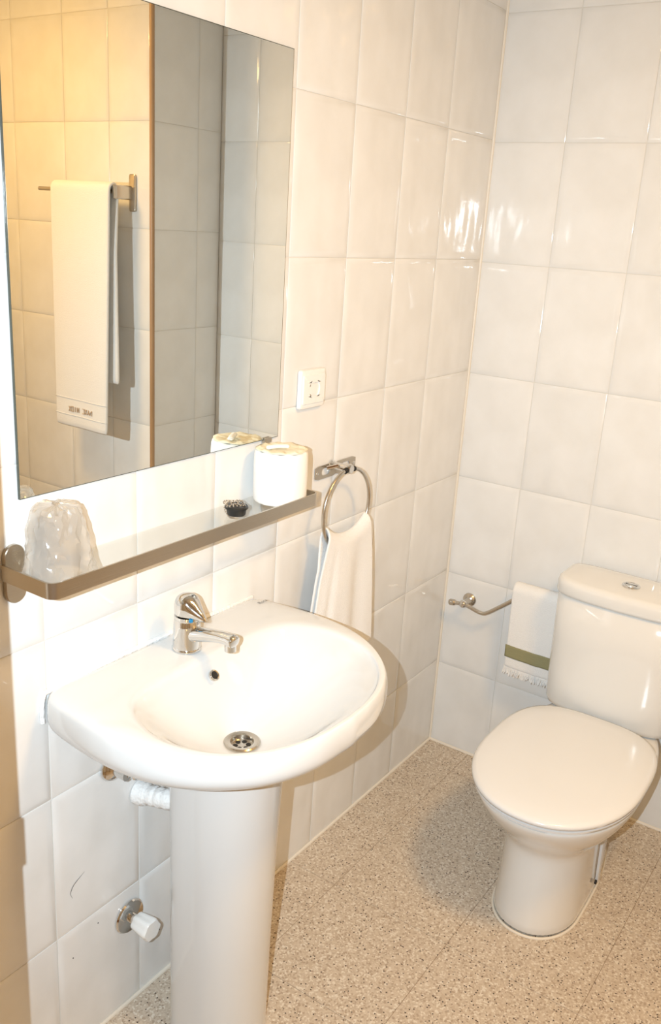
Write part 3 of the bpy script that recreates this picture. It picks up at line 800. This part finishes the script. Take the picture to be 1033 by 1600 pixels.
# ------------------------------------------------------------------ towel rail and bath towel on the far wall (seen in the mirror)
BZ, BXB = 1.600, XA+0.070
tr2 = thing('towel_rail', (XA, 1.00, BZ), 'steel towel rail on the far wall, seen in the mirror', 'towel rail')
F = onB(1.025, BZ, XA)
obj('bracket_plate', MB().rbox(.026, .106, .006, [(0, .0026), (0, .008), (.002, .0095)], 5, F), M_STEEL, tr2)
obj('bracket_arm', MB().rbox(.010, .040, .004, [(0, .008), (0, .064), (.0, .074), (.002, .078)], 4, onB(1.030, BZ, XA)), M_NICKEL, tr2)
obj('bar', MB().tube([(BXB, 1.028, BZ), (BXB, 1.1, BZ), (BXB, 1.2, BZ), (BXB, 1.372, BZ)], .0060, 14), M_STEEL, tr2)

bt_ = thing('bath_towel', (BXB, 1.16, 0.86), 'white bath towel folded over the rail, seen in the mirror', 'towel')
def btowel(u, v, off=0.0):
    s_ = abs(2*v-1); front = v > .5
    y0, y1 = 1.034, 1.296
    y = y0 + (y1-y0)*u
    if front: y += -.016*s_*(u-.45) + .006*s_
    else: y += -.010*s_*(1-u)
    a = min(1.0, s_/.04); rad = .017
    fold = .006*math.sin(3.4*u+.4)*s_ + .003*math.sin(8*u+1)*s_
    x = BXB + rad*math.sin(a*PI/2)*(1 if front else -1) + (fold + .008*s_ if front else fold*.8 + .012*min(1, s_*3)) + off
    bot = .868 if front else 1.030
    z = BZ + .022 - rad + rad*math.cos(a*PI/2) - max(0, s_-.04)/.96*(BZ+.022-rad-bot)
    return (max(x, XA+.016), y, z)
NU, NV = 30, 64
vv = [0.5 + 0.5*math.copysign(abs(2*j/NV-1)**1.5, 2*j/NV-1) for j in range(NV+1)]
obj('cloth', sheet([btowel(i/NU, vv[j]) for i in range(NU+1) for j in range(NV+1)], NU, NV), M_TOWEL, bt_, sharp=0, solid=0.010, sub=1)
for q in (.875, .945):
    obj('hem_line', sheet([btowel(-.005+1.01*i/NU, .5+.5*(q+j*.004), .0056) for i in range(NU+1) for j in range(2)], NU, 1), M_TOWEL, bt_, sharp=0, solid=0.001)
# embroidered wording near the hem, too small to read: letter-like stitches
mb = MB(); rnd = random.Random(5)
lets = [0, 1, 2, 3, None, 5, 6, 7, 8]
strokes = {0: [((0,0),(0,1)),((0,1),(1,.5)),((1,.5),(1,0))], 1: [((0,0),(.5,1)),((.5,1),(1,0))], 2: [((0,0),(1,1)),((1,0),(0,1))], 3: [((0,0),(0,1)),((0,0),(1,0)),((0,1),(1,1))],
           5: [((0,0),(0,1)),((0,1),(1,0)),((1,0),(1,1))], 6: [((.5,0),(.5,1))], 7: [((0,0),(0,1)),((0,1),(1,1)),((1,1),(1,0)),((1,0),(0,0))], 8: [((0,0),(1,1)),((1,0),(0,1))]}
for k, c in enumerate(lets):
    if c is None: continue
    for (a0, b0), (a1, b1) in strokes[c]:
        def P(a, b): return btowel(.26 + .052*k + .034*a, .5+.5*(.93-.020*b), .0068)
        mb.tube([P(a0, b0), P((a0+a1)/2, (b0+b1)/2), P(a1, b1)], .0013, 6)
stuff(obj('embroidery', mb, M_STITCH, bt_))
